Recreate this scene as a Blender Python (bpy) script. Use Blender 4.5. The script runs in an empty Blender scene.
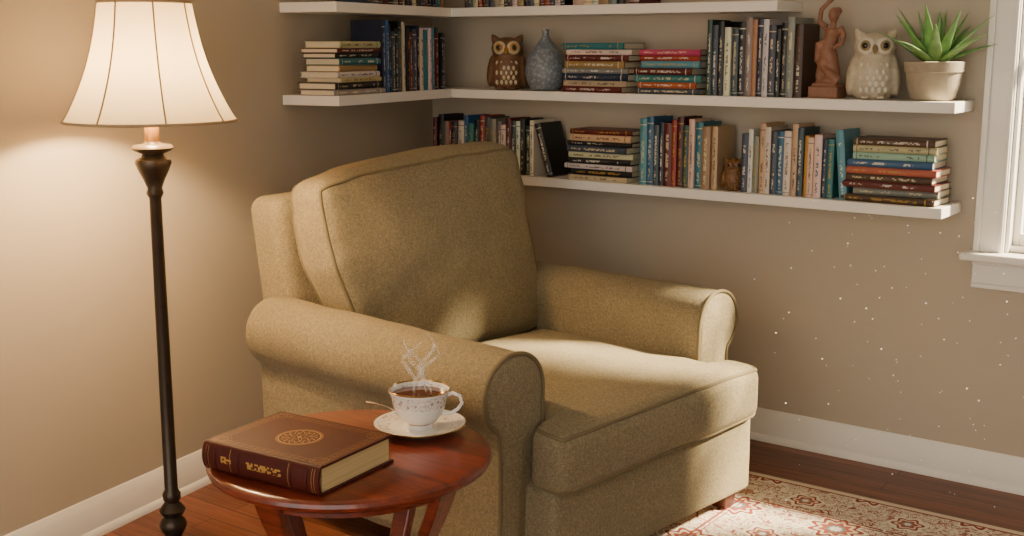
import bpy, bmesh, math, random
from mathutils import Vector, Matrix, noise
random.seed(7)
V=Vector
S=bpy.context.scene
def lin(c):
    return tuple(((x/12.92) if x<=.04045 else ((x+.055)/1.055)**2.4) for x in c)
def hx(s):
    s=s.lstrip('#'); return lin(tuple(int(s[i:i+2],16)/255 for i in (0,2,4)))
# ------------------------------------------------------------ node helpers
class NT:
    def __init__(s,name):
        s.m=bpy.data.materials.new(name); s.m.use_nodes=True
        s.t=s.m.node_tree; s.n=s.t.nodes; s.l=s.t.links
        s.b=s.n['Principled BSDF']; s.out=s.n['Material Output']
    def new(s,t,**k):
        n=s.n.new(t)
        for a,b in k.items(): setattr(n,a,b)
        return n
    def put(s,sock,v):
        if isinstance(v,bpy.types.NodeSocket): s.l.new(v,sock)
        elif v is not None:
            if isinstance(v,(tuple,list)) and len(v)==3 and sock.type=='RGBA': v=(*v,1)
            sock.default_value=v
    def m_(s,op,a,b=None,c=None):
        n=s.new('ShaderNodeMath',operation=op)
        s.put(n.inputs[0],a)
        if b is not None: s.put(n.inputs[1],b)
        if c is not None: s.put(n.inputs[2],c)
        return n.outputs[0]
    def mix(s,f,a,b,bt='MIX'):
        n=s.new('ShaderNodeMix',data_type='RGBA',blend_type=bt)
        s.put(n.inputs[0],f); s.put(n.inputs[6],a); s.put(n.inputs[7],b)
        return n.outputs[2]
    def obj(s): return s.new('ShaderNodeTexCoord').outputs['Object']
    def mapping(s,v,scale=(1,1,1),rot=(0,0,0),loc=(0,0,0)):
        n=s.new('ShaderNodeMapping'); s.l.new(v,n.inputs[0])
        n.inputs['Scale'].default_value=scale; n.inputs['Rotation'].default_value=rot; n.inputs['Location'].default_value=loc
        return n.outputs[0]
    def noise(s,v,scale,detail=3,rough=.5,dist=0):
        n=s.new('ShaderNodeTexNoise'); s.l.new(v,n.inputs['Vector'])
        n.inputs['Scale'].default_value=scale; n.inputs['Detail'].default_value=detail
        n.inputs['Roughness'].default_value=rough; n.inputs['Distortion'].default_value=dist
        return n.outputs[0]
    def ramp(s,f,stops):
        n=s.new('ShaderNodeValToRGB'); s.put(n.inputs[0],f)
        e=n.color_ramp.elements
        while len(e)<len(stops): e.new(.5)
        for i,(p,c) in enumerate(stops):
            e[i].position=p; e[i].color=(*c,1) if len(c)==3 else c
        return n.outputs[0]
    def bump(s,h,strength=.3,dist=.01):
        n=s.new('ShaderNodeBump'); s.put(n.inputs['Height'],h)
        n.inputs['Strength'].default_value=strength; n.inputs['Distance'].default_value=dist
        s.l.new(n.outputs[0],s.b.inputs['Normal'])
    def set(s,**k):
        for a,b in k.items(): s.put(s.b.inputs[a.replace('_',' ')],b)
        return s.m
def M(name,col,rough=.5,metal=0,var=.15,vs=15,bump=0,bs=150,bd=.002,coat=0):
    t=NT(name); o=t.obj()
    n=t.noise(o,vs,4)
    c=t.mix(n,tuple(x*(1-var) for x in col),tuple(min(1,x*(1+var)) for x in col))
    t.set(Base_Color=c,Roughness=rough,Metallic=metal)
    if coat: t.b.inputs['Coat Weight'].default_value=coat; t.b.inputs['Coat Roughness'].default_value=.12
    if bump: t.bump(t.noise(o,bs,3),bump,bd)
    return t.m
# ------------------------------------------------------------ mesh builder
class MB:
    def __init__(s): s.v=[];s.f=[];s.mi=[];s.c=[];s.k=[];s.uv=[];s.sm=[]
    def add(s,vs,fs,mi=0,col=(1,1,1),ink=(0,0,0,0),uvs=None,smooth=False):
        b=len(s.v); s.v+= [tuple(x) for x in vs]
        for i,f in enumerate(fs):
            s.f.append([b+j for j in f]); s.mi.append(mi); s.c.append(col); s.k.append(ink)
            s.uv.append(uvs[i] if uvs else None); s.sm.append(smooth)
    def box(s,c,size,mi=0,R=None,**k):
        c=V(c); h=V(size)/2; vs=[]
        for x in (-1,1):
            for y in (-1,1):
                for z in (-1,1):
                    p=V((x*h.x,y*h.y,z*h.z))
                    if R is not None: p=R@p
                    vs.append(c+p)
        s.add(vs,[(0,1,3,2),(4,6,7,5),(0,4,5,1),(2,3,7,6),(0,2,6,4),(1,5,7,3)],mi,**k)
    def lathe(s,prof,seg=48,mi=0,o=(0,0,0),sx=1,sy=1,cap=True,**k):
        o=V(o); vs=[];fs=[];n=len(prof)
        for r,z in prof:
            for i in range(seg):
                a=2*math.pi*i/seg; vs.append((o.x+r*math.cos(a)*sx,o.y+r*math.sin(a)*sy,o.z+z))
        for j in range(n-1):
            for i in range(seg):
                i2=(i+1)%seg; fs.append((j*seg+i,j*seg+i2,(j+1)*seg+i2,(j+1)*seg+i))
        if cap:
            if prof[0][0]>1e-4: fs.append(tuple(range(seg))[::-1])
            if prof[-1][0]>1e-4: fs.append(tuple((n-1)*seg+i for i in range(seg)))
        s.add(vs,fs,mi,smooth=True,**k)
    def tube(s,pts,rad,seg=10,mi=0,closed=False,flat=1.0,**k):
        pts=[V(p) for p in pts]; n=len(pts)
        if not isinstance(rad,(list,tuple)): rad=[rad]*n
        vs=[];fs=[];up=None
        for i,p in enumerate(pts):
            if closed: t=pts[(i+1)%n]-pts[i-1]
            else: t=pts[min(i+1,n-1)]-pts[max(i-1,0)]
            t.normalize()
            if up is None:
                up=V((0,0,1)) if abs(t.z)<.9 else V((1,0,0))
            up=(up-t*up.dot(t)); up.normalize(); sd=t.cross(up)
            for j in range(seg):
                a=2*math.pi*j/seg; vs.append(p+up*math.cos(a)*rad[i]*flat+sd*math.sin(a)*rad[i])
        for i in range(n if closed else n-1):
            i2=(i+1)%n
            for j in range(seg):
                j2=(j+1)%seg; fs.append((i*seg+j,i2*seg+j,i2*seg+j2,i*seg+j2))
        if not closed:
            fs.append(tuple(range(seg))); fs.append(tuple((n-1)*seg+j for j in range(seg))[::-1])
        s.add(vs,fs,mi,smooth=True,**k)
    def ell(s,c,r,mi=0,seg=24,R=None,**k):
        c=V(c);vs=[];fs=[];m=seg//2
        for i in range(m+1):
            th=math.pi*i/m
            for j in range(seg):
                a=2*math.pi*j/seg
                p=V((r[0]*math.sin(th)*math.cos(a),r[1]*math.sin(th)*math.sin(a),-r[2]*math.cos(th)))
                if R is not None: p=R@p
                vs.append(c+p)
        for i in range(m):
            for j in range(seg):
                j2=(j+1)%seg; fs.append((i*seg+j,i*seg+j2,(i+1)*seg+j2,(i+1)*seg+j))
        s.add(vs,fs,mi,smooth=True,**k)
    def obj(s,name,mats,parent=None,loc=(0,0,0),rz=0,merge=False,bevel=0,sharp=40,remesh=0,bseg=2):
        me=bpy.data.meshes.new(name); me.from_pydata(s.v,[],s.f)
        for m in (mats if isinstance(mats,list) else [mats]): me.materials.append(m)
        for i,p in enumerate(me.polygons):
            p.material_index=s.mi[i]; p.use_smooth=s.sm[i] 
        if any(u is not None for u in s.uv) or any(k[3] for k in s.k):
            me.uv_layers.new(name='UVMap')
            me.attributes.new('Col','FLOAT_COLOR','CORNER'); me.attributes.new('Ink','FLOAT_COLOR','CORNER'); me.attributes.new('Seed','FLOAT','CORNER')
            U=[];Cc=[];K=[];Sd=[]
            for i,p in enumerate(me.polygons):
                for q in range(p.loop_total):
                    U+=list(s.uv[i][q]) if s.uv[i] else [-1,-1]
                    Cc+=[*s.c[i][:3],1]; K+=[*s.k[i][:3],1]; Sd.append(s.k[i][3])
            me.uv_layers['UVMap'].data.foreach_set('uv',U)
            me.attributes['Col'].data.foreach_set('color',Cc)
            me.attributes['Ink'].data.foreach_set('color',K)
            me.attributes['Seed'].data.foreach_set('value',Sd)
        bm=bmesh.new(); bm.from_mesh(me)
        if merge: bmesh.ops.remove_doubles(bm,verts=bm.verts,dist=1e-5)
        bmesh.ops.recalc_face_normals(bm,faces=bm.faces); bm.to_mesh(me); bm.free()
        try: me.set_sharp_from_angle(angle=math.radians(sharp))
        except Exception: pass
        o=bpy.data.objects.new(name,me); S.collection.objects.link(o)
        o.location=loc; o.rotation_euler[2]=rz
        if parent: o.parent=parent
        if remesh:
            r=o.modifiers.new('r','REMESH'); r.mode='VOXEL'; r.voxel_size=remesh; r.use_smooth_shade=True
            q=o.modifiers.new('s','SMOOTH'); q.iterations=3; q.factor=.5
        if bevel:
            b=o.modifiers.new('b','BEVEL'); b.width=bevel; b.segments=bseg; b.limit_method='ANGLE'; b.angle_limit=math.radians(35)
        return o
def empty(name,loc=(0,0,0),rz=0):
    e=bpy.data.objects.new(name,None); S.collection.objects.link(e); e.location=loc; e.rotation_euler[2]=rz; e.empty_display_size=.1
    return e
# ------------------------------------------------------------ soft boxes
def ss(a,b,x):
    t=max(0,min(1,(x-a)/(b-a))); return t*t*(3-2*t)
def soft_map(h,r,crown=(0,0,0),amp=.003,freq=5,deform=None,seed=0,center=(0,0,0)):
    h=V(h); crown=V(crown); center=V(center)
    def f(p):
        q=V([max(-(h[i]-r),min(h[i]-r,p[i])) for i in range(3)]); d=V(p)-q
        if d.length>1e-9: q=q+d.normalized()*r
        u=[q[i]/h[i] for i in range(3)]
        e=V((0,0,0))
        for i in range(3):
            a,b=[j for j in range(3) if j!=i]
            e[i]=(1 if u[i]>0 else -1)*crown[i]*max(0,1-u[a]**2)**.8*max(0,1-u[b]**2)**.8*ss(.2,.95,abs(u[i]))
        q=q+e
        nn=noise.noise_vector(q*freq+V((seed,seed*2,3)))*amp+noise.noise_vector(q*freq*2.7+V((seed,9,seed)))*amp*.4
        q=q+nn+center
        return deform(q) if deform else q
    return f
def soft_box(mb,h,f,n=36,mi=0):
    for ax in range(3):
        a,b=[j for j in range(3) if j!=ax]
        for sg in (-1,1):
            vs=[];fs=[]
            for i in range(n+1):
                for j in range(n+1):
                    p=[0,0,0]; p[ax]=sg*h[ax]
                    p[a]=h[a]*math.sin((i/n*2-1)*math.pi/2); p[b]=h[b]*math.sin((j/n*2-1)*math.pi/2)
                    vs.append(f(p))
            for i in range(n):
                for j in range(n):
                    k=i*(n+1)+j; fs.append((k,k+1,k+n+2,k+n+1))
            mb.add(vs,fs,mi,smooth=True)
def piping(mb,h,f,ax,sg,rad=.006,n=40,mi=0):
    a,b=[j for j in range(3) if j!=ax]; pts=[]
    sq=[]
    for i in range(n): sq.append((math.sin((i/n*2-1)*math.pi/2),-1))
    for i in range(n): sq.append((1,math.sin((i/n*2-1)*math.pi/2)))
    for i in range(n): sq.append((-math.sin((i/n*2-1)*math.pi/2),1))
    for i in range(n): sq.append((-1,-math.sin((i/n*2-1)*math.pi/2)))
    for u,w in sq:
        p=[0,0,0]; p[ax]=sg*h[ax]; p[a]=u*h[a]; p[b]=w*h[b]; pts.append(f(p))
    out=[pts[0]]
    for p in pts[1:]:
        if (p-out[-1]).length>.004: out.append(p)
    mb.tube(out,rad,8,mi,closed=True)
# ============================================================ MATERIALS
def wall_mat():
    t=NT('wall_paint'); o=t.obj()
    c=t.mix(t.noise(o,1.3,3),hx('b3a894'),hx('bbb09d'))
    t.bump(t.noise(o,260,3),.12,.002)
    return t.set(Base_Color=c,Roughness=.75)
m_wall=wall_mat()
m_trim=M('trim_white',hx('ece8df'),.4,var=.02)
m_ceil=M('ceiling_white',hx('e0dbd0'),.8,var=.02)
m_shelf=M('shelf_white',hx('ebe6dd'),.4,var=.02)
def floor_mat():
    t=NT('hardwood'); o=t.obj()
    br=t.new('ShaderNodeTexBrick'); t.l.new(t.mapping(o,(1,1,1)),br.inputs[0])
    br.inputs['Scale'].default_value=1; br.inputs['Brick Width'].default_value=1.1; br.inputs['Row Height'].default_value=.085
    br.inputs['Mortar Size'].default_value=.0018; br.inputs['Color1'].default_value=(0,0,0,1); br.inputs['Color2'].default_value=(1,1,1,1); br.inputs['Mortar'].default_value=(.5,.5,.5,1)
    g=t.noise(t.mapping(o,(3,60,1)),1.0,6,.6,.6)
    c1=t.ramp(g,[(.3,hx('6a3a26')),(.7,hx('985f42'))])
    c2=t.ramp(g,[(.3,hx('552d1a')),(.7,hx('7e4a31'))])
    c=t.mix(br.outputs['Color'],c1,c2)
    c=t.mix(br.outputs['Fac'],c,hx('241008'))
    t.bump(t.m_('SUBTRACT',t.m_('MULTIPLY',g,.3),br.outputs['Fac']),.35,.003)
    return t.set(Base_Color=c,Roughness=.4)
m_floor=floor_mat()
def fabric():
    t=NT('olive_fabric'); o=t.obj()
    n1=t.noise(o,9,4); n2=t.noise(t.mapping(o,(1,1,1)),300,2,.7); n3=t.noise(o,100,4,.7)
    c=t.mix(n1,hx('918262'),hx('a49574'))
    c=t.mix(t.ramp(n3,[(.38,(0,0,0)),(.62,(1,1,1))]),t.mix(1,c,(.74,.75,.75),'MULTIPLY'),c)
    c=t.mix(t.ramp(n2,[(.38,(0,0,0)),(.6,(1,1,1))]),t.mix(1,c,(.6,.6,.58),'MULTIPLY'),c)
    t.bump(t.m_('ADD',n2,t.m_('MULTIPLY',n3,.6)),.5,.004)
    t.b.inputs['Sheen Weight'].default_value=.15; t.b.inputs['Sheen Roughness'].default_value=.5
    t.b.inputs['Sheen Tint'].default_value=(*hx('cdbf9a'),1)
    return t.set(Base_Color=c,Roughness=.95)
m_fab=fabric()
m_pipe=M('piping_fabric',hx('73664a'),.9,bump=.3)
def wood(name,a,b,rough=.3,coat=.4,sc=(2,26,26)):
    t=NT(name); o=t.obj()
    g=t.noise(t.mapping(o,sc),1.2,6,.6,1.2)
    g2=t.noise(t.mapping(o,tuple(x*3 for x in sc)),2,4)
    c=t.ramp(t.m_('ADD',t.m_('MULTIPLY',g,.75),t.m_('MULTIPLY',g2,.25)),[(.32,a),(.66,b)])
    t.bump(g2,.05,.002)
    t.b.inputs['Coat Weight'].default_value=coat; t.b.inputs['Coat Roughness'].default_value=.12
    return t.set(Base_Color=c,Roughness=rough)
m_mah=wood('mahogany',hx('45150b'),hx('86341a'))
m_foot=wood('chair_foot_wood',hx('2c120a'),hx('53261a'),.4,.2)
m_bronze=M('lamp_bronze',hx('40362c'),.36,.65,var=.3,vs=30)
m_brass=M('lamp_brass',hx('9a7442'),.35,.8,var=.2)
def shade_mat():
    t=NT('linen_shade'); o=t.obj()
    w=t.noise(t.mapping(o,(1,1,8)),60,3)
    c=t.mix(w,hx('d2bf98'),hx('dfcfac'))
    d=t.new('ShaderNodeBsdfDiffuse'); tr=t.new('ShaderNodeBsdfTranslucent'); mx=t.new('ShaderNodeMixShader')
    t.put(d.inputs[0],c); t.put(tr.inputs[0],c); mx.inputs[0].default_value=.17
    t.l.new(d.outputs[0],mx.inputs[1]); t.l.new(tr.outputs[0],mx.inputs[2]); t.l.new(mx.outputs[0],t.out.inputs[0])
    return t.m
m_shade=shade_mat()
m_shtrim=M('shade_trim',hx('a28a68'),.8)
def pages():
    t=NT('book_pages'); o=t.obj()
    n=t.noise(t.mapping(o,(1,1,1)),300,2,.6)
    return t.set(Base_Color=t.mix(n,hx('c9bb9a'),hx('e6dcc2')),Roughness=.9)
m_pages=pages()
def bookmat():
    t=NT('book_covers')
    at=t.new('ShaderNodeAttribute',attribute_name='Col'); ik=t.new('ShaderNodeAttribute',attribute_name='Ink'); sd=t.new('ShaderNodeAttribute',attribute_name='Seed')
    uv=t.new('ShaderNodeUVMap',uv_map='UVMap'); sp=t.new('ShaderNodeSeparateXYZ'); t.l.new(uv.outputs[0],sp.inputs[0])
    u,v=sp.outputs[0],sp.outputs[1]; seed=sd.outputs['Fac']
    def rng(x,a,b): return t.m_('MULTIPLY',t.m_('GREATER_THAN',x,a),t.m_('LESS_THAN',x,b))
    def wn(x,y,z):
        cb=t.new('ShaderNodeCombineXYZ'); t.put(cb.inputs[0],x);t.put(cb.inputs[1],y);t.put(cb.inputs[2],z)
        w=t.new('ShaderNodeTexWhiteNoise',noise_dimensions='3D'); t.l.new(cb.outputs[0],w.inputs[0]); return w.outputs[0]
    gl=wn(t.m_('FLOOR',t.m_('MULTIPLY',v,40)),t.m_('FLOOR',t.m_('MULTIPLY',u,6)),seed)
    word=wn(t.m_('FLOOR',t.m_('MULTIPLY',v,9)),1.0,seed)
    title=t.m_('MULTIPLY',rng(u,.33,.67),rng(v,.3,.82))
    title=t.m_('MULTIPLY',title,t.m_('MULTIPLY',t.m_('GREATER_THAN',gl,.4),t.m_('GREATER_THAN',word,.25)))
    gl2=wn(t.m_('FLOOR',t.m_('MULTIPLY',v,55)),t.m_('FLOOR',t.m_('MULTIPLY',u,8)),t.m_('ADD',seed,3.3))
    auth=t.m_('MULTIPLY',t.m_('MULTIPLY',rng(u,.36,.62),rng(v,.08,.24)),t.m_('GREATER_THAN',gl2,.45))
    band=t.m_('MULTIPLY',t.m_('MAXIMUM',rng(v,.9,.915),rng(v,.04,.05)),t.m_('GREATER_THAN',t.m_('FRACT',t.m_('MULTIPLY',seed,7.7)),.5))
    mk=t.m_('MULTIPLY',t.m_('MAXIMUM',t.m_('MAXIMUM',title,auth),band),.8)
    return t.set(Base_Color=t.mix(mk,at.outputs['Color'],ik.outputs['Color']),Roughness=.45)
m_book=bookmat()
# ============================================================ ROOM
WT=.12; RX=5.0; RY=-5.4; CH=2.6
WX0,WX1,WZ0,WZ1=2.485,3.40,.82,2.2
wd=V((.17,-1,0)).normalized(); wn_=V((1,.17,0)).normalized()
def wall_parts():
    mb=MB()
    def bx(x0,x1,z0,z1): mb.box(((x0+x1)/2,WT/2,(z0+z1)/2),(x1-x0,WT,z1-z0))
    bx(-.12,WX0,0,CH); bx(WX1,RX+WT,0,CH); bx(WX0,WX1,0,WZ0); bx(WX0,WX1,WZ1,CH)
    mb.obj('wall_back',m_wall)
    mb=MB(); L=5.5
    a=V((0,0,0)); b=wd*L
    vs=[]
    for p in (a,b,b-wn_*WT,a-wn_*WT):
        vs+= [(p.x,p.y,0),(p.x,p.y,CH)]
    mb.add(vs,[(0,2,3,1),(2,4,5,3),(4,6,7,5),(6,0,1,7),(1,3,5,7),(0,6,4,2)])
    mb.obj('wall_left',m_wall)
    mb=MB(); mb.box((RX+WT/2,RY/2,CH/2),(WT,-RY,CH)); mb.obj('wall_right',m_wall)
    mb=MB(); mb.box((2.45,RY/2+.06,-.05),(5.4,-RY+.2,.1)); mb.obj('floor',m_floor)
    mb=MB(); mb.box((2.45,RY/2+.06,CH+.05),(5.4,-RY+.2,.1)); mb.obj('ceiling',m_ceil)
wall_parts()
def extrude_profile(mb,prof,p0,p1,nrm,mi=0):
    p0=V(p0);p1=V(p1);n=len(prof);vs=[]
    for p in (p0,p1):
        for d,z in prof: vs.append(p+nrm*d+V((0,0,z)))
    fs=[(i,(i+1)%n,n+(i+1)%n,n+i) for i in range(n)]+[tuple(range(n))[::-1],tuple(range(n,2*n))]
    mb.add(vs,fs,mi)
bprof=[(0,0),(.028,0),(.028,.012),(.022,.022),(.016,.026),(.016,.088),(.013,.094),(.013,.1),(.009,.106),(.007,.118),(.003,.124),(0,.124)]
mb=MB(); extrude_profile(mb,bprof,(.02,0,0),(RX,0,0),V((0,-1,0))); mb.obj('baseboard_back',m_trim)
mb=MB(); extrude_profile(mb,bprof,wd*.02,wd*5.4,wn_); mb.obj('baseboard_left',m_trim)
mb=MB(); extrude_profile(mb,bprof,(RX,-.03,0),(RX,RY,0),V((-1,0,0))); mb.obj('baseboard_right',m_trim)
def glassmat():
    t=NT('window_glass'); tr=t.new('ShaderNodeBsdfTransparent'); g=t.new('ShaderNodeBsdfGlossy'); g.inputs[1].default_value=.02
    mx=t.new('ShaderNodeMixShader'); mx.inputs[0].default_value=.06
    t.l.new(tr.outputs[0],mx.inputs[1]);t.l.new(g.outputs[0],mx.inputs[2]);t.l.new(mx.outputs[0],t.out.inputs[0]); return t.m
W=empty('window_1',(0,0,0))
mb=MB()
cw=.095
def bb(x0,x1,y0,y1,z0,z1): mb.box(((x0+x1)/2,(y0+y1)/2,(z0+z1)/2),(x1-x0,y1-y0,z1-z0))
bb(WX0-cw,WX0,-.02,0,WZ0,WZ1+cw); bb(WX1,WX1+cw,-.02,0,WZ0,WZ1+cw); bb(WX0,WX1,-.02,0,WZ1,WZ1+cw)
bb(WX0-cw,WX0-cw+.02,-.032,-.02,WZ0,WZ1+cw); bb(WX0-.018,WX0-.004,-.027,-.02,WZ0,WZ1)
bb(WX1+cw-.02,WX1+cw,-.032,-.02,WZ0,WZ1+cw)
mb.obj('casing',m_trim,W,bevel=.004)
mb=MB(); bb(WX0-cw-.03,WX1+cw+.03,-.085,.02,WZ0-.028,WZ0); mb.obj('stool',m_trim,W,bevel=.008)
mb=MB(); bb(WX0-cw,WX1+cw,-.02,0,WZ0-.125,WZ0-.028); bb(WX0-cw,WX1+cw,-.028,-.02,WZ0-.125,WZ0-.108); bb(WX0-cw,WX1+cw,-.03,-.02,WZ0-.045,WZ0-.028); mb.obj('apron',m_trim,W,bevel=.003)
mb=MB(); 
bb(WX0,WX0+.012,0,WT,WZ0,WZ1); bb(WX1-.012,WX1,0,WT,WZ0,WZ1); bb(WX0,WX1,0,WT,WZ1-.018,WZ1); bb(WX0,WX1,.02,WT,WZ0-.0,WZ0+.02)
y0,y1=.05,.08
bb(WX0+.012,WX0+.035,y0,y1,WZ0+.02,WZ1-.018); bb(WX1-.035,WX1-.012,y0,y1,WZ0+.02,WZ1-.018)
bb(WX0+.035,WX1-.035,y0,y1,WZ0+.02,WZ0+.06); bb(WX0+.035,WX1-.035,y0,y1,WZ1-.06,WZ1-.018); bb(WX0+.035,WX1-.035,y0,y1,1.495,1.525)
mb.obj('sash',m_trim,W,bevel=.003)
mb=MB(); bb(WX0+.03,WX1-.03,.062,.066,WZ0+.05,WZ1-.05); mb.obj('pane',glassmat(),W)
# ============================================================ SHELVES
SD=.22; SDL=.25; TH=.036
def corner_shelf(name,z,xr,sl_len):
    mb=MB()
    s=(SD+wn_.y*SDL)/(-wd.y); inner=wn_*SDL+wd*s
    e=wd*sl_len; ef=e+wn_*SDL
    poly=[V((0,0,0)),e,ef,inner,V((xr,-SD,0)),V((xr,0,0))]
    vs=[(p.x,p.y,z-TH) for p in poly]+[(p.x,p.y,z) for p in poly]
    n=6; fs=[tuple(range(n))[::-1],tuple(range(n,2*n))]+[(i,(i+1)%n,n+(i+1)%n,n+i) for i in range(n)]
    mb.add(vs,fs); return mb.obj(name,m_shelf,bevel=.002)
ZT,ZM,ZL=1.655,1.323,.98
corner_shelf('floating_corner_shelf',ZT,1.735,1.09)
corner_shelf('floating_corner_shelf',ZM,2.355,1.09)
mb=MB(); mb.box(((.05+2.335)/2,-SD/2,ZL-TH/2),(2.285,SD,TH)); mb.obj('floating_wall_shelf',m_shelf,bevel=.002)
# ============================================================ BOOKS
C={k:hx(v) for k,v in dict(navy='1b2840',black='17171a',white='d3cdbf',cream='cfc09c',gray='827f78',red='852820',dred='55191a',teal='286f73',aqua='4f939b',
 blue='2c567f',tan='9c7a50',yellow='ae8838',green='2c4636',orange='a0532c',pink='a83565',brown='453022',beige='b8a584',slate='3c464f',mint='86aa98',coral='b35541',maroon='43191c',purple='4a355c').items()}
def inkfor(c):
    l=sum(C[c])/3
    if l>.25: return random.choice([C['black'],C['navy'],C['dred'],C['brown']])
    return random.choice([C['white'],C['cream'],C['white'],C['yellow']])
def book(mb,O,T,D,H,tv,dv,hv,cn):
    col=tuple(min(1,x*random.uniform(.8,1.12)) for x in C[cn]); ink=(*inkfor(cn),random.uniform(1,90))
    P=lambda t,d,h: O+tv*t+dv*d+hv*h
    c=.0025
    def bx(t0,t1,d0,d1,h0,h1,mi):
        vs=[P(t,d,h) for t in (t0,t1) for d in (d0,d1) for h in (h0,h1)]
        mb.add(vs,[(0,1,3,2),(4,6,7,5),(0,4,5,1),(2,3,7,6),(0,2,6,4),(1,5,7,3)],mi,col,ink)
    bx(0,c,0,D,0,H,0); bx(T-c,T,0,D,0,H,0); bx(c,T-c,.004,D-.003,.004,H-.004,1)
    n=6; bul=min(.006,T*.18)
    vs=[];fs=[];uv=[]
    for i in range(n+1):
        t=i/n; d=D+bul*math.sin(math.pi*t)
        for h in (0,H): vs.append(P(t*T,d,h))
    for i in range(n+1):
        t=i/n
        for h in (0,H): vs.append(P(t*T,D-.003,h))
    m=2*(n+1)
    for i in range(n):
        fs.append((2*i,2*i+2,2*i+3,2*i+1)); uv.append([(i/n,0),((i+1)/n,0),((i+1)/n,1),(i/n,1)])
        fs.append((2*i,2*i+2,m+2*i+2,m+2*i)); uv.append(None)
        fs.append((2*i+1,2*i+3,m+2*i+3,m+2*i+1)); uv.append(None)
    mb.add(vs,fs,0,col,ink,uvs=uv)
X,Y,Z=V((1,0,0)),V((0,1,0)),V((0,0,1))
def row(name,base,tv,dv,cols,length,hmin,hmax,front=.19,heights=None,lean_last=0,first_tall=0):
    mb=MB(); ws=[random.uniform(.75,1.35) for _ in cols]; k=length/sum(ws); t=0
    for i,(c,w) in enumerate(zip(cols,ws)):
        T=w*k; H=random.uniform(hmin,hmax); D=random.uniform(.13,.165); fr=front-random.uniform(0,.014)
        if i<first_tall: H=hmax
        O=base+tv*(t+.0004)+dv*(fr-D)
        book(mb,O,T-.0012,D,H,tv,dv,Z,c); t+=T
    if lean_last:
        a=lean_last; T=.028; H=hmax*.93; D=.15
        tt=tv*math.cos(a)+Z*math.sin(a); hh=-tv*math.sin(a)+Z*math.cos(a)
        O=base+tv*(t+H*math.sin(a)+.004)+dv*(front-D)
        book(mb,O,T,D,H,tt,dv,hh,'black' if lean_last>.2 else 'aqua')
    return mb.obj(name,[m_book,m_pages],sharp=30)
def stack(name,base,hv,dv,cols,length,height,front=.2):
    mb=MB(); ws=[random.uniform(.8,1.25) for _ in cols]; k=height/sum(ws); z=0
    for i,(c,w) in enumerate(zip(cols,ws)):
        T=w*k; H=length*random.uniform(.86,1)*(1 if i<3 else .96); D=random.uniform(.145,.175)
        a=random.uniform(-.05,.05); R=Matrix.Rotation(a,3,'Z')
        h2=R@hv; d2=R@dv
        O=base+hv*((length-H)*random.uniform(.2,.8))+dv*(front-.006-D-random.uniform(0,.01))+Z*z
        book(mb,O,T-.0008,D,H,Z,d2,h2,c); z+=T
    return mb.obj(name,[m_book,m_pages],sharp=30)
F=-Y
stack('book_stack',V((.825,0,ZM)),X,F,['dred','beige','navy','gray','tan','dred','white','teal'],.32,.19)
stack('book_stack',V((1.15,0,ZM)),X,F,['slate','orange','teal','dred','aqua','red','pink'],.285,.165)
row('book_row',V((1.455,0,ZM)),X,F,['green','slate','black','white','slate','black','gray','tan','navy','white','slate','black','black','gray','brown'],.365,.235,.28)
row('book_row',V((.16,0,ZL)),X,F,['dred','black','gray','red','navy','white','blue','teal','black','red','slate','gray','gray','white','dred','slate','white','black','green','white'],.53,.2,.235,lean_last=.3)
stack('book_stack',V((.845,0,ZL)),X,F,['beige','black','white','black','cream','slate','black','beige','dred'],.315,.2)
row('book_row',V((1.18,0,ZL)),X,F,['aqua','blue','slate','navy','dred','red','dred','green','cream','teal','tan','beige'],.325,.22,.265)
row('book_row',V((1.605,0,ZL)),X,F,['slate','white','gray','beige','white','slate','blue','white','beige','slate','yellow','cream','white','navy','teal'],.345,.2,.255,lean_last=.1)
stack('book_stack',V((1.99,0,ZL)),X,F,['brown','gray','dred','brown','coral','blue','mint','beige','brown'],.325,.215)
stack('book_stack',wd*1.075+Z*ZM,-wd,wn_,['gray','black','beige','white','tan','teal','black','dred','beige'],.315,.195,front=.235)
row('book_row',wd*.75+Z*ZM,-wd,wn_,['navy','blue','navy','slate','black','slate','black','white','black','red','slate','gray','navy','white','teal','white','aqua','dred','slate','black','blue'],.49,.22,.275,front=.225,first_tall=2)
row('book_row',V((.33,0,ZT)),X,F,['black','slate','cream','red','black','navy','gray','beige','black','brown','white','tan','black','slate','cream','dred','red','navy','white','black'],.5,.2,.26)
row('book_row',V((.87,0,ZT)),X,F,['beige','cream','white','tan','gray','black','brown','dred'],.3,.2,.26)
row('book_row',wd*.84+Z*ZT,-wd,wn_,['navy','slate','black','dred','black','gray','brown','white','black','navy','cream','black','slate','red','black','navy','teal','tan'],.57,.2,.26,front=.225)
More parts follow.
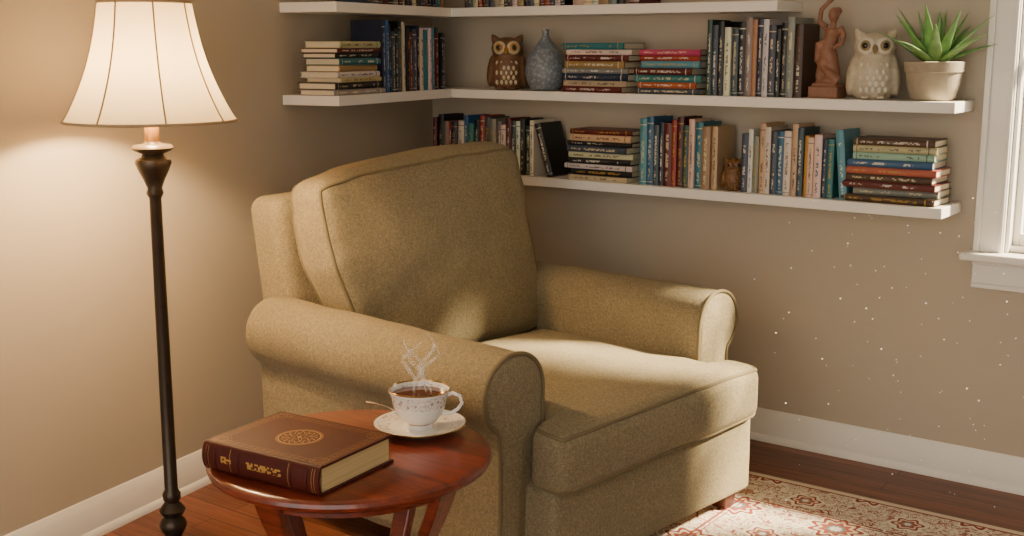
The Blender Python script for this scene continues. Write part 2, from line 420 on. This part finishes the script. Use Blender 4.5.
# ============================================================ ORNAMENTS
def owl(name,loc,s,rz,mats,eyecol):
    e=empty(name,loc,rz); body,dark,face=mats
    mb=MB()
    prof=[(0,0),(.2,0),(.24,.03),(.30,.15),(.33,.3),(.32,.45),(.27,.58),(.25,.64)]
    prof=[(r*s,z*s) for r,z in prof]+[(0,.66*s)]
    mb.lathe(prof,32,sy=.85)
    mb.ell((0,-.01*s,.74*s),(.30*s,.25*s,.21*s))
    for sg in (-1,1):
        mb.tube([(sg*.17*s,-.08*s,.82*s),(sg*.23*s,-.08*s,.92*s),(sg*.28*s,-.07*s,1.0*s)],[.1*s,.07*s,.015*s],10)
        mb.ell((sg*.29*s,.03*s,.34*s),(.09*s,.2*s,.3*s),R=Matrix.Rotation(sg*-.12,3,'Y'))
        for k in (-1,0,1): mb.ell((sg*.11*s+k*.04*s,-.24*s,.035*s),(.024*s,.07*s,.035*s),seg=12)
    mb.obj('body',body,e,remesh=.022*s)
    mb=MB()
    for sg in (-1,1):
        R=Matrix.Rotation(sg*.35,3,'Z')
        mb.ell((sg*.125*s,-.215*s,.755*s),(.125*s,.06*s,.125*s),0,R=R)
        mb.ell((sg*.135*s,-.262*s,.76*s),(.075*s,.03*s,.075*s),1,R=R)
        mb.ell((sg*.142*s,-.285*s,.76*s),(.042*s,.018*s,.042*s),2,R=R)
    mb.tube([(0,-.25*s,.74*s),(0,-.3*s,.70*s),(0,-.3*s,.64*s)],[.045*s,.04*s,.006*s],10,1)
    mb.obj('face',[face,eyecol,dark],e)
    mb=MB()
    for r in range(5):
        for c in range(-2,3):
            if abs(c)+0.5*(r%2)>2.2: continue
            x=(c+.5*(r%2))*.085*s; z=(.14+r*.085)*s; 
            yy=-(.85*(.31 if r<4 else .28)*s)*math.sqrt(max(.05,1-(x/(.33*s))**2))-.004*s
            mb.ell((x,yy,z),(.03*s,.014*s,.045*s),0,seg=10)
    mb.obj('breast_feathers',face,e)
    return e
m_bo=M('brown_owl_glaze',hx('6b4a30'),.45,var=.5,vs=60,bump=.4,bs=120)
m_bw=M('owl_cream_glaze',hx('c2b28f'),.5,var=.15)
m_dk=M('owl_dark_glaze',hx('1a1410'),.2)
m_wo=M('white_owl_ceramic',hx('bdb198'),.45,var=.35,vs=60,bump=.6,bs=100)
m_wf=M('white_owl_face',hx('d6cdb8'),.4,var=.1)
m_am=M('owl_eye_amber',hx('a8752e'),.3)
m_woodowl=M('wood_owl_brown',hx('6d4b26'),.5,var=.4,vs=80,bump=.5)
owl('owl_figurine',(.515,-.13,ZM),.225,.55,(m_bo,m_dk,m_bw),m_am)
owl('owl_figurine',(2.052,-.125,ZM),.235,.35,(m_wo,m_dk,m_wf),M('owl_eye_tan',hx('8a7550'),.4))
owl('wooden_owl',(1.562,-.155,ZL),.125,.4,(m_woodowl,m_dk,m_woodowl),m_bo)
mb=MB(); pr=[(0,0),(.045,0),(.06,.008),(.076,.04),(.083,.075),(.08,.105),(.067,.14),(.048,.17),(.028,.195),(.016,.212),(.012,.225),(.014,.238),(.017,.243),(.011,.241),(.008,.22),(.0,.2)]
mb.lathe(pr,40)
def vasemat():
    t=NT('blue_vase_glaze'); o=t.obj(); v=t.new('ShaderNodeTexVoronoi'); t.l.new(o,v.inputs[0]); v.inputs['Scale'].default_value=75
    c=t.mix(t.ramp(v.outputs['Distance'],[(.1,(0,0,0)),(.6,(1,1,1))]),hx('989da0'),hx('6c7680')); t.bump(v.outputs['Distance'],.6,.004)
    return t.set(Base_Color=c,Roughness=.4)
mb.obj('bud_vase',vasemat(),loc=(.705,-.13,ZM))
m_terra=M('terracotta_statue',hx('8a6048'),.55,var=.3,vs=50,bump=.3)
mb=MB()
mb.box((0,0,.02),(.105,.09,.04)); mb.box((0,0,.045),(.085,.07,.014))
mb.tube([(.0,0,.045),(.022,0,.09),(.01,-.005,.13),(-.008,0,.165),(.006,0,.2),(.012,0,.235)],[.034,.022,.026,.032,.024,.03],16)
mb.tube([(-.02,0,.045),(-.026,-.01,.08),(-.012,-.012,.12),(0,0,.16)],[.02,.014,.02,.026],14)
mb.tube([(.012,0,.235),(.012,0,.262)],[.012,.01],10)
mb.ell((.014,-.004,.283),(.019,.021,.025)); mb.ell((.022,.012,.295),(.014,.014,.014))
mb.tube([(-.012,0,.24),(-.036,-.005,.26),(-.03,-.008,.30),(.0,-.004,.33),(.018,0,.345)],[.012,.010,.0085,.008,.008],10)
mb.tube([(.035,0,.24),(.052,-.005,.215),(.05,-.015,.185),(.026,-.03,.17)],[.012,.010,.009,.008],10)
mb.tube([(.03,.0,.21),(-.03,-.02,.18),(-.035,-.01,.13),(.01,-.03,.09),(.04,-.01,.06)],[.01,.014,.012,.013,.02],10)
mb.obj('dancer_statue',m_terra,loc=(1.892,-.13,ZM),remesh=.0035)
P=empty('potted_aloe',(2.25,-.115,ZM))
mb=MB(); mb.lathe([(0,0),(.062,0),(.07,.006),(.083,.05),(.089,.092),(.094,.094),(.096,.126),(.09,.128),(.086,.116),(.0,.115)],44)
mb.obj('pot',M('concrete_pot',hx('a3967f'),.8,var=.25,vs=40,bump=.3,bs=120),P)
mb=MB(); mb.lathe([(.087,.11),(.06,.116),(0,.12)],30,cap=False); mb.obj('soil',M('soil',hx('3a2c20'),.95,bump=1,bs=200),P)
mb=MB(); gold=2.39996
for i in range(22):
    a=i*gold+.4; fr=i/21; el=math.radians(84-fr*60); L=.15+.07*math.sin(fr*2.4)+random.uniform(-.015,.015)
    p=V((.014*math.cos(a),.014*math.sin(a),.118)); n=11; pts=[];rad=[]
    for k in range(n):
        t=k/(n-1); e=el-.55*t*t*fr+ (.12*t)
        pts.append(p.copy()); rad.append(max(.0006,.021*(1-t)**.85*(.7+.75*min(1,t*3.5)) ))
        p=p+V((math.cos(e)*math.cos(a),math.cos(e)*math.sin(a),math.sin(e)))*(L/(n-1))
        if p.y>.07: p.y=.07
    mb.tube(pts,rad,10,0,flat=.34)
def aloemat():
    t=NT('aloe_green'); o=t.obj(); c=t.mix(t.noise(o,30,3),hx('44743f'),hx('8ab066'))
    t.b.inputs['Subsurface Weight'].default_value=.1; t.b.inputs['Subsurface Radius'].default_value=(.01,.02,.005)
    return t.set(Base_Color=c,Roughness=.4)
mb.obj('leaves',aloemat(),P)
# ============================================================ ARMCHAIR
CHR=empty('armchair',(1.365,-1.111,0),math.radians(-7))
h=(.595,.488,.13); f=soft_map(h,.022,(0.01,0,0),.002,center=(-.10,0,.202))
mb=MB(); soft_box(mb,h,f,30); mb.obj('base',m_fab,CHR,merge=True,sharp=180)
def dT(q):
    w=ss(.385,.415,q.x)
    k=1+ (.082/.412)*w
    return V((q.x,q.y*k,q.z-.006*(abs(q.y)/.5)))
h=(.44,.412,.088); f=soft_map(h,.042,(.018,.0,.028),.006,4,dT,seed=3,center=(.085,0,.411))
mb=MB(); soft_box(mb,h,f,60); mb.obj('seat_cushion',m_fab,CHR,merge=True,sharp=180)
mb=MB(); piping(mb,h,f,2,1); piping(mb,h,f,2,-1); mb.obj('seat_piping',m_pipe,CHR)
def dB(q):
    z=q.z-.46
    k=(.90 if q.y<0 else 1.03)+(.11 if q.y<0 else -.02)*ss(.6,.85,q.z)
    return V((q.x-z*.2+.02,q.y*k-.02*ss(.6,.9,q.z),q.z+.038*(q.y/.46)*ss(.7,1.1,q.z)-.012*ss(.7,1.1,q.z)-.018*(q.y/.46)**2*ss(.8,1.1,q.z)))
h=(.09,.46,.33); f=soft_map(h,.055,(.055,.0,.02),.011,4,dB,seed=8,center=(-.47,0,.807))
mb=MB(); soft_box(mb,h,f,60); mb.obj('back_cushion',m_fab,CHR,merge=True,sharp=180)
mb=MB(); piping(mb,h,f,0,1); piping(mb,h,f,0,-1); mb.obj('back_piping',m_pipe,CHR)
def dF(q): return V((q.x-(q.z-.3)*.17,q.y,q.z))
h=(.09,.49,.455); f=soft_map(h,.05,(.0,.0,.01),.003,4,dF,seed=12,center=(-.665,-.01,.555))
mb=MB(); soft_box(mb,h,f,36); mb.obj('back_frame',m_fab,CHR,merge=True,sharp=180)
def arm(sg):
    prof=[]
    cy,cz,r=(.518,.598,.109) if sg>0 else (.518,.586,.114)
    inner=cy-r+.001; outer=.575; zb=.095
    for i in range(14): prof.append((inner,zb+(cz-zb)*i/14))
    a0=math.pi; a1=-math.radians(55)
    for i in range(34):
        a=a0+(a1-a0)*i/33; prof.append((cy+r*math.cos(a),cz+r*math.sin(a)))
    y,z=prof[-1]
    prof.append((outer+.002,z-.012))
    for i in range(13): prof.append((outer,(z-.03)+(zb-z+.03)*i/12))
    for i in range(1,6): prof.append((outer+(inner-outer)*i/6,zb))
    cen=V((.50,.42))
    x0,x1=-.72,(.335 if sg>0 else .38); rr=.03
    seq=[(x0+rr*(1-math.cos(math.pi/2*i/6)),rr*(1-math.sin(math.pi/2*i/6))) for i in range(7)]
    for i in range(1,40): seq.append((x0+rr+(x1-x0-2*rr)*i/40,0))
    rf=.02
    seq+=[(x1-rf*(1-math.sin(math.pi/2*i/6)),rf*(1-math.cos(math.pi/2*i/6))) for i in range(7)]
    n=len(prof)
    nrm=[]
    for i in range(n):
        a=V(prof[i-1]);b=V(prof[(i+1)%n]); d=(b-a); nn=V((d.y,-d.x))
        if nn.length>0: nn.normalize()
        nrm.append(nn)
    if nrm[20].dot(V(prof[20])-V((cy,cz)))<0: nrm=[-q for q in nrm]
    vs=[];fs=[]
    def pt(x,ins,i):
        y,z=prof[i]; y-=nrm[i].x*ins; z-=nrm[i].y*ins
        q=V((x,y,z)); nv=noise.noise_vector(q*5+V((sg*7,0,0)))*.005+noise.noise_vector(q*13)*.0015
        q+=nv; q.y*=sg
        return q
    for x,ins in seq:
        for i in range(n): vs.append(pt(x,ins,i))
    m=len(seq)
    for j in range(m-1):
        for i in range(n):
            i2=(i+1)%n; fs.append((j*n+i,j*n+i2,(j+1)*n+i2,(j+1)*n+i))
    for jj,x,bul in ((0,x0,-.0),(m-1,x1,.008)):
        prev=[jj*n+i for i in range(n)]
        for k,sc in enumerate((.85,.6,.3)):
            cur=[]
            for i in range(n):
                q=V(vs[jj*n+i]); c=V((q.x,cen.x*sg,.60 if q.z>.5 else q.z)); 
                p=c.lerp(q,sc); p.x=q.x+bul*(1-sc**2); vs.append(p); cur.append(len(vs)-1)
            for i in range(n):
                i2=(i+1)%n; fs.append((prev[i],prev[i2],cur[i2],cur[i]))
            prev=cur
        fs.append(tuple(prev))
    mb=MB(); mb.add(vs,fs,0,smooth=True)
    mb.obj('arm_left' if sg>0 else 'arm_right',m_fab,CHR,sharp=180)
    mb=MB()
    pts=[pt(x1-rf*.3,rf*.12-.003,i) for i in range(n-6)]
    mb.tube(pts,.006,8); mb.obj('arm_piping',m_pipe,CHR)
arm(1); arm(-1)
for i,(x,y,z0) in enumerate([(.43,.425,.0125),(.43,-.425,.0125),(-.62,.48,0),(-.62,-.48,0)]):
    mb=MB(); vs=[]
    for z,k in ((z0,.025),(.085,.036)):
        for dx,dy in ((-1,-1),(1,-1),(1,1),(-1,1)): vs.append((x+dx*k,y+dy*k,z))
    mb.add(vs,[(3,2,1,0),(4,5,6,7),(0,1,5,4),(1,2,6,5),(2,3,7,6),(3,0,4,7)])
    mb.obj('foot_%d'%(i+1),m_foot,CHR,bevel=.004)
# ============================================================ SIDE TABLE
TZ=.57; TB=empty('side_table',(1.600,-2.220,0),0); TR=.33
mb=MB(); mb.lathe([(0,TZ-.03),(TR-.03,TZ-.03),(TR-.012,TZ-.028),(TR-.003,TZ-.022),(TR,TZ-.014),(TR-.003,TZ-.006),(TR-.01,TZ-.001),(TR-.016,TZ),(0,TZ)],96)
mb.obj('top',m_mah,TB,sharp=30)
mb=MB(); mb.lathe([(.25,TZ-.03),(.265,TZ-.03),(.265,TZ-.06),(.25,TZ-.06),(.25,TZ-.03)],64,cap=False); mb.obj('apron',m_mah,TB,sharp=30)
for i in range(4):
    a=math.radians(-54+45+90*i+12); mb=MB()
    ca,sa=math.cos(a),math.sin(a); path=[(.275,TZ-.03,.036),(.25,TZ-.1,.032),(.20,.36,.025),(.16,.25,.023),(.165,.14,.022),(.215,.03,.021),(.225,0,.021)]
    vs=[]
    for r,z,w in path:
        for dr,dt in ((-.5,-1),(.5,-1),(.5,1),(-.5,1)):
            rr=r+dr*.03; vs.append((rr*ca-dt*w*sa,rr*sa+dt*w*ca,z))
    fs=[(0,1,2,3),(24,27,26,25)]
    for j in range(6):
        for k in range(4): k2=(k+1)%4; fs.append((j*4+k,j*4+k2,j*4+4+k2,j*4+4+k))
    mb.add(vs,fs); mb.obj('leg_%d'%(i+1),m_mah,TB,bevel=.005)
mb=MB(); mb.lathe([(0,.22),(.15,.22),(.158,.228),(.158,.236),(.15,.244),(0,.244)],48); mb.obj('stretcher',m_mah,TB,sharp=30)
BL,BD,BT=.335,.252,.066
def leather():
    t=NT('brown_leather'); o=t.obj(); sp=t.new('ShaderNodeSeparateXYZ'); t.l.new(o,sp.inputs[0]); x,y,z=sp.outputs
    ax=t.m_('ABSOLUTE',x); ay=t.m_('ABSOLUTE',y)
    e=t.m_('MINIMUM',t.m_('SUBTRACT',BL/2,ax),t.m_('SUBTRACT',BD/2,ay))
    def rng(v,a,b): return t.m_('MULTIPLY',t.m_('GREATER_THAN',v,a),t.m_('LESS_THAN',v,b))
    def mx(*a):
        r=a[0]
        for q in a[1:]: r=t.m_('MAXIMUM',r,q)
        return r
    r=t.m_('SQRT',t.m_('ADD',t.m_('MULTIPLY',x,x),t.m_('MULTIPLY',y,y))); th=t.m_('ARCTAN2',y,x)
    pet=t.m_('ADD',.034,t.m_('MULTIPLY',t.m_('SINE',t.m_('MULTIPLY',th,16)),.006))
    pr=t.m_('ABSOLUTE',t.m_('SUBTRACT',r,pet))
    pet2=t.m_('ADD',.018,t.m_('MULTIPLY',t.m_('COSINE',t.m_('MULTIPLY',th,8)),.007)); pr2=t.m_('ABSOLUTE',t.m_('SUBTRACT',r,pet2))
    med=mx(rng(r,.046,.049),rng(r,.0515,.053),t.m_('LESS_THAN',pr,.0018),t.m_('LESS_THAN',pr2,.0016),t.m_('LESS_THAN',r,.005))
    cx=t.m_('SUBTRACT',BL/2-.028,ax); cy=t.m_('SUBTRACT',BD/2-.028,ay)
    cr=t.m_('SQRT',t.m_('ADD',t.m_('MULTIPLY',cx,cx),t.m_('MULTIPLY',cy,cy)))
    wig=t.m_('LESS_THAN',t.m_('ABSOLUTE',t.m_('SUBTRACT',t.m_('MULTIPLY',t.m_('SINE',t.m_('MULTIPLY',t.m_('ADD',x,y),320)),.003),t.m_('SUBTRACT',e,.019))),.0007)
    fr=mx(rng(e,.011,.012),rng(e,.027,.028),wig,rng(cr,.012,.013),rng(cr,.02,.0208))
    fr=t.m_('MULTIPLY',t.m_('MULTIPLY',fr,t.m_('GREATER_THAN',e,.004)),.6)
    top=t.m_('MULTIPLY',mx(med,fr),t.m_('GREATER_THAN',z,BT-.002))
    sx=t.m_('FLOOR',t.m_('MULTIPLY',x,190)); 
    cb=t.new('ShaderNodeCombineXYZ'); t.l.new(sx,cb.inputs[0]); t.l.new(t.m_('FLOOR',t.m_('MULTIPLY',z,210)),cb.inputs[1])
    w=t.new('ShaderNodeTexWhiteNoise'); t.l.new(cb.outputs[0],w.inputs[0])
    tx=t.m_('MULTIPLY',t.m_('GREATER_THAN',w.outputs[0],.5),t.m_('MULTIPLY',rng(z,.027,.042),t.m_('MAXIMUM',rng(x,-.035,.065),rng(x,-.11,-.08))))
    lines=mx(rng(ax,.083,.0842),rng(ax,.148,.1492),rng(ax,.155,.1562))
    spn=t.m_('MULTIPLY',mx(tx,lines),t.m_('MULTIPLY',t.m_('LESS_THAN',y,-BD/2+.0005),rng(z,.006,BT-.006)))
    g=t.m_('MULTIPLY',t.m_('MAXIMUM',top,spn),.8)
    base=t.mix(t.noise(o,22,4),hx('370f09'),hx('521b10'))
    t.bump(t.noise(o,330,3),.25,.002)
    t.b.inputs['Specular IOR Level'].default_value=.25
    return t.set(Base_Color=t.mix(g,base,hx('b98b42')),Roughness=.55,Metallic=t.m_('MULTIPLY',g,.2))
BK=empty('leather_bound_book',(1.580,-2.362,TZ+.0005),math.radians(5)); ml=leather()
mb=MB(); c=.006
mb.box((0,.002,c/2),(BL,BD-.004,c)); mb.box((0,.002,BT-c/2),(BL,BD-.004,c))
vs=[];fs=[];n=14
for i in range(n+1):
    a=math.pi*i/n; y=-BD/2+.006-.016*math.sin(a); z=BT/2-BT/2*math.cos(a)
    for x in (-BL/2,BL/2): vs.append((x,y,z))
for i in range(n): fs.append((2*i,2*i+1,2*i+3,2*i+2))
for i in range(n+1):
    a=math.pi*i/n; y=-BD/2+.009-.012*math.sin(a); z=BT/2-(BT/2-.003)*math.cos(a)
    for x in (-BL/2,BL/2): vs.append((x,y,z))
m=2*(n+1)
for i in range(n): fs.append((m+2*i,m+2*i+2,m+2*i+3,m+2*i+1))
for i in range(n):
    fs.append((2*i,2*i+2,m+2*i+2,m+2*i)); fs.append((2*i+1,m+2*i+1,m+2*i+3,2*i+3))
mb.add(vs,fs,0,smooth=True)
for x in (-.128,-.06,.09,.135,-.152):
    pts=[(x,-BD/2+.006-.017*math.sin(math.pi*i/10),BT/2-(BT/2-.004)*math.cos(math.pi*i/10)) for i in range(11)]
    mb.tube(pts,.0028,8)
mb.obj('cover',ml,BK,bevel=.0015)
def pg():
    t=NT('aged_pages'); o=t.obj(); n=t.noise(t.mapping(o,(3,3,700)),1,2)
    t.bump(n,.5,.002); return t.set(Base_Color=t.mix(n,hx('b0955f'),hx('e6cf98')),Roughness=.8)
mb=MB(); mb.box((0,.0,BT/2),(BL-.012,BD-.02,BT-2*c)); mb.obj('page_block',pg(),BK)
def china():
    t=NT('painted_china'); o=t.obj(); sp=t.new('ShaderNodeSeparateXYZ'); t.l.new(o,sp.inputs[0]); x,y,z=sp.outputs
    r=t.m_('SQRT',t.m_('ADD',t.m_('MULTIPLY',x,x),t.m_('MULTIPLY',y,y)))
    def rng(v,a,b): return t.m_('MULTIPLY',t.m_('GREATER_THAN',v,a),t.m_('LESS_THAN',v,b))
    vo=t.new('ShaderNodeTexVoronoi'); t.l.new(o,vo.inputs[0]); vo.inputs['Scale'].default_value=62
    n=t.noise(o,120,3,.6,1)
    fl=t.m_('MAXIMUM',t.m_('LESS_THAN',vo.outputs['Distance'],.26),rng(n,.49,.53))
    band=t.m_('MAXIMUM',rng(z,.058,.09),t.m_('MULTIPLY',t.m_('LESS_THAN',z,.03),rng(r,.075,.105)))
    c=t.mix(t.m_('MULTIPLY',t.m_('MULTIPLY',fl,band),.75),hx('ece8e0'),hx('9a7560'))
    gold=t.m_('MAXIMUM',t.m_('MAXIMUM',t.m_('GREATER_THAN',z,.0955),t.m_('MULTIPLY',t.m_('GREATER_THAN',r,.112),t.m_('LESS_THAN',z,.03))),t.m_('MULTIPLY',rng(z,.011,.0135),t.m_('LESS_THAN',r,.036)))
    t.b.inputs['Coat Weight'].default_value=.5
    return t.set(Base_Color=t.mix(gold,c,hx('b98d3e')),Roughness=.18,Metallic=t.m_('MULTIPLY',gold,.7))
mc=china(); cx,cy=1.634,-2.012
mb=MB(); mb.lathe([(0,.003),(.04,.003),(.045,0),(.05,.0),(.052,.004),(.084,.009),(.109,.018),(.115,.021),(.1145,.0225),(.105,.0205),(.082,.012),(.05,.0075),(.042,.0085),(0,.0085)],64)
mb.obj('saucer',mc,loc=(cx,cy,TZ))
CP=empty('teacup',(cx,cy,TZ+.0087),math.radians(28))
mb=MB(); mb.lathe([(0,.004),(.028,.004),(.030,0),(.034,0),(.033,.008),(.030,.012),(.042,.018),(.056,.034),(.064,.055),(.069,.078),(.0755,.098),(.0745,.099),(.067,.078),(.061,.055),(.053,.036),(.038,.022),(0,.018)],64)
mb.tube([(.064,0,.082),(.083,0,.09),(.101,0,.083),(.106,0,.066),(.096,0,.05),(.08,0,.04),(.062,0,.038),(.057,0,.036)],[.005,.0048,.0045,.0045,.0045,.0045,.005,.005],12)
mb.obj('cup',mc,CP,sharp=60)
mb=MB(); mb.lathe([(.0695,.084),(.05,.0842),(0,.0842)],48,cap=False); mb.obj('tea',M('black_tea',hx('4e1508'),.05,var=.1,coat=.5),CP)
mb=MB()
q0=V((-.058,.02,.019)); q1=V((-.165,-.012,.045))
pts=[];rad=[]
for k in range(13):
    t=k/12; p=q0.lerp(q1,t); p.z+=.006*math.sin(math.pi*t); pts.append(p); rad.append(.0034 if t<.7 else .0034+.0035*math.sin((t-.7)/.3*math.pi*.8))
mb.tube(pts,rad,10,flat=.6)
mb.ell(V((-.046,.026,.018)),(.021,.014,.0045),R=Matrix.Rotation(.3,3,'Z'))
mb.obj('teaspoon',M('silver',hx('c9c2b4'),.22,1,var=.05),loc=(cx,cy,TZ))
st=NT('steam_vapour'); st.n.remove(st.b)
df=st.new('ShaderNodeBsdfDiffuse'); df.inputs[0].default_value=(.95,.95,.95,1); tl=st.new('ShaderNodeBsdfTranslucent'); tl.inputs[0].default_value=(.95,.95,.95,1)
ad=st.new('ShaderNodeMixShader'); ad.inputs[0].default_value=.5; st.l.new(df.outputs[0],ad.inputs[1]); st.l.new(tl.outputs[0],ad.inputs[2])
tp=st.new('ShaderNodeBsdfTransparent'); mxs=st.new('ShaderNodeMixShader')
nz=st.noise(st.obj(),60,2); st.put(mxs.inputs[0],st.m_('MULTIPLY',st.ramp(nz,[(.3,(.1,.1,.1)),(.7,(1,1,1))]),.27))
st.l.new(tp.outputs[0],mxs.inputs[1]); st.l.new(ad.outputs[0],mxs.inputs[2]); st.l.new(mxs.outputs[0],st.out.inputs[0])
mb=MB()
for k,(ox,oy,ph,hh) in enumerate([(-.024,0,0,.13),(.012,.008,2,.16),(.0,-.012,4,.14),(.03,.0,1,.12),(-.008,.01,5,.11)]):
    pts=[];rad=[]
    for i in range(30):
        t=i/29; pts.append((ox+.018*math.sin(t*8+ph)*(.3+t),oy+.014*math.cos(t*6+ph)*(.3+t),t*hh)); rad.append(.0048*math.sin(math.pi*min(1,t*.94+.06))**.8+.0003)
    mb.tube(pts,rad,10)
mb.obj('steam',st.m,loc=(cx,cy,TZ+.0087+.088))
# ============================================================ FLOOR LAMP
LP=empty('floor_lamp',(.712,-2.06,0))
mb=MB(); mb.lathe([(0,0),(.14,0),(.145,.006),(.143,.014),(.125,.02),(.115,.028),(.09,.036),(.05,.044),(.03,.056),(.022,.07),(.027,.085),(.036,.1),(.04,.115),(.034,.13),(.024,.14),(.034,.15),(.038,.16),(.03,.172),(.02,.185),(.026,.195),(.026,.21),(.019,.222),
 (.0185,.5),(.0165,1.08),(.019,1.085),(.024,1.095),(.02,1.11),(.03,1.135),(.042,1.16),(.05,1.18),(.048,1.19),(.032,1.196),(.028,1.205),(.05,1.214),(.058,1.222),(.052,1.23),(.024,1.234),(.02,1.24)],40)
mb.obj('pole',m_bronze,LP,sharp=50)
mb=MB(); mb.lathe([(0,1.24),(.02,1.24),(.02,1.3),(.016,1.305),(.016,1.36),(0,1.36)],28); 
for sg in (-1,1):
    mb.tube([(sg*.018,0,1.31),(sg*.05,0,1.36),(sg*.06,0,1.42),(sg*.05,0,1.5),(sg*.02,0,1.57),(0,0,1.585)],.0018,6)
for k in range(3):
    a=k*2.094; mb.tube([(0,0,1.585),(.121*math.cos(a),.121*math.sin(a),1.605)],.0018,6)
mb.lathe([(0,1.58),(.008,1.585),(.006,1.6),(.012,1.612),(.007,1.628),(0,1.632)],16)
mb.obj('socket',m_brass,LP,sharp=50)
def sr(t): return .232-.108*(t**.86) - .014*math.sin(math.pi*t)
z0,z1=1.297,1.617
mb=MB(); mb.lathe([(sr(i/24),z0+(z1-z0)*i/24) for i in range(25)],96,cap=False); mb.obj('shade',m_shade,LP)
mb=MB()
for z,r,w in ((z0,sr(0),.004),(z1,sr(1),.004)):
    mb.tube([(r*math.cos(a*math.pi/32),r*math.sin(a*math.pi/32),z) for a in range(64)],w,8,closed=True)
for k in range(8):
    a=k*math.pi/4+.3; mb.tube([((sr(i/12)+.001)*math.cos(a),(sr(i/12)+.001)*math.sin(a),z0+(z1-z0)*i/12) for i in range(13)],.0025,6)
mb.obj('shade_trim',m_shtrim,LP)
ld=bpy.data.lights.new('bulb','POINT'); ld.energy=52; ld.color=(1,.70,.38); ld.shadow_soft_size=.035
lo=bpy.data.objects.new('bulb',ld); S.collection.objects.link(lo); lo.parent=LP; lo.location=(0,0,1.42)
# ============================================================ RUG
def rugmat():
    t=NT('persian_rug'); o=t.obj(); sp=t.new('ShaderNodeSeparateXYZ'); t.l.new(o,sp.inputs[0]); x,y,z=sp.outputs
    def rng(v,a,b): return t.m_('MULTIPLY',t.m_('GREATER_THAN',v,a),t.m_('LESS_THAN',v,b))
    def mx(*a):
        r=a[0]
        for q in a[1:]: r=t.m_('MAXIMUM',r,q)
        return r
    HX,HY=1.14,.735
    ax=t.m_('ABSOLUTE',x);ay=t.m_('ABSOLUTE',y)
    e=t.m_('MINIMUM',t.m_('SUBTRACT',HX,ax),t.m_('SUBTRACT',HY,ay))
    n=t.noise(o,15,1,.4,2.2)
    scroll=mx(rng(n,.40,.428),rng(n,.49,.518),rng(n,.58,.608))
    n2=t.noise(t.mapping(o,loc=(3,3,0)),34,1,.5,1.2); leaf=t.m_('GREATER_THAN',n2,.6)
    def ros(period,ox,oy,R,pn):
        fx=t.m_('SUBTRACT',t.m_('FRACT',t.m_('ADD',t.m_('DIVIDE',x,period),ox)),.5)
        fy=t.m_('SUBTRACT',t.m_('FRACT',t.m_('ADD',t.m_('DIVIDE',y,period),oy)),.5)
        r=t.m_('MULTIPLY',t.m_('SQRT',t.m_('ADD',t.m_('MULTIPLY',fx,fx),t.m_('MULTIPLY',fy,fy))),period)
        th=t.m_('ARCTAN2',fy,fx); edge=t.m_('ADD',R,t.m_('MULTIPLY',t.m_('SINE',t.m_('MULTIPLY',th,pn)),R*.16))
        return r,edge
    cr=hx('e9dfca')
    c=t.mix(t.noise(o,3,2),hx('dfd2ba'),cr)
    c=t.mix(t.m_('MULTIPLY',leaf,.8),c,hx('9f5234'))
    c=t.mix(t.m_('MULTIPLY',scroll,.95),c,hx('872b1b'))
    for per,ox,oy,R,pn in ((.34,.1,.28,.075,9),(.34,.6,.78,.045,6)):
        r,ed=ros(per,ox,oy,R,pn)
        c=t.mix(t.m_('LESS_THAN',r,t.m_('ADD',ed,.012)),c,cr)
        c=t.mix(t.m_('LESS_THAN',r,ed),c,hx('8c2c1c'))
        c=t.mix(t.m_('LESS_THAN',r,t.m_('MULTIPLY',ed,.8)),c,hx('e0cdb0'))
        c=t.mix(t.m_('LESS_THAN',r,t.m_('MULTIPLY',ed,.62)),c,hx('a8452c'))
        c=t.mix(t.m_('LESS_THAN',r,t.m_('MULTIPLY',ed,.4)),c,hx('6f7a80'))
        c=t.mix(t.m_('LESS_THAN',r,t.m_('MULTIPLY',ed,.25)),c,cr)
    c=t.mix(rng(e,.0,.028),c,hx('ddd0b6'))
    c=t.mix(mx(rng(e,.028,.037),rng(e,.24,.248),rng(e,.258,.262)),c,hx('87331f'))
    c=t.mix(t.m_('MULTIPLY',t.noise(o,400,2),.2),c,hx('9b8b76'))
    t.bump(t.noise(o,500,2),.5,.004)
    return t.set(Base_Color=c,Roughness=.95)
mb=MB(); mb.box((0,0,.006),(2.28,1.47,.012)); mb.obj('area_rug',rugmat(),loc=(1.62+1.14,-.385-.735,0),bevel=.003)
# ============================================================ DUST
mb=MB()
for i in range(150):
    p=(random.uniform(1.95,3.0),-random.uniform(.05,.9),random.uniform(.1,1.05) if i>3 else .0142); r=random.choice([.0013,.0017,.0024])
    mb.ell(p,(r,r,r),seg=6)
dm=NT('glowing_dust'); dm.b.inputs['Emission Color'].default_value=(1,.93,.8,1); dm.b.inputs['Emission Strength'].default_value=.35; dm.set(Base_Color=(.9,.88,.82),Roughness=.9)  # faint emission added to the motes, standing in for light they would catch
mb.obj('dust_motes',dm.m)
# ============================================================ LIGHT
sun=bpy.data.lights.new('sun','SUN'); sun.energy=38; sun.color=(1,.82,.54); sun.angle=math.radians(5)
so=bpy.data.objects.new('sun',sun); S.collection.objects.link(so)
d=-V((1.2,.85,1.15)); so.rotation_euler=d.to_track_quat('-Z','Y').to_euler(); so.location=(6,4,5)
w=bpy.data.worlds.new('w'); S.world=w; w.use_nodes=True
bg=w.node_tree.nodes['Background']; bg.inputs[0].default_value=(1,.935,.85,1); bg.inputs[1].default_value=2.9
# ============================================================ CAMERA
cd=bpy.data.cameras.new('camera'); cam=bpy.data.objects.new('camera',cd); S.collection.objects.link(cam)
cam.location=(3.48,-4.15,1.5); cam.rotation_euler=(math.radians(90-10.54),0,math.radians(36.2))
cd.sensor_width=36; cd.lens=41.94; cd.clip_start=.05
S.camera=cam
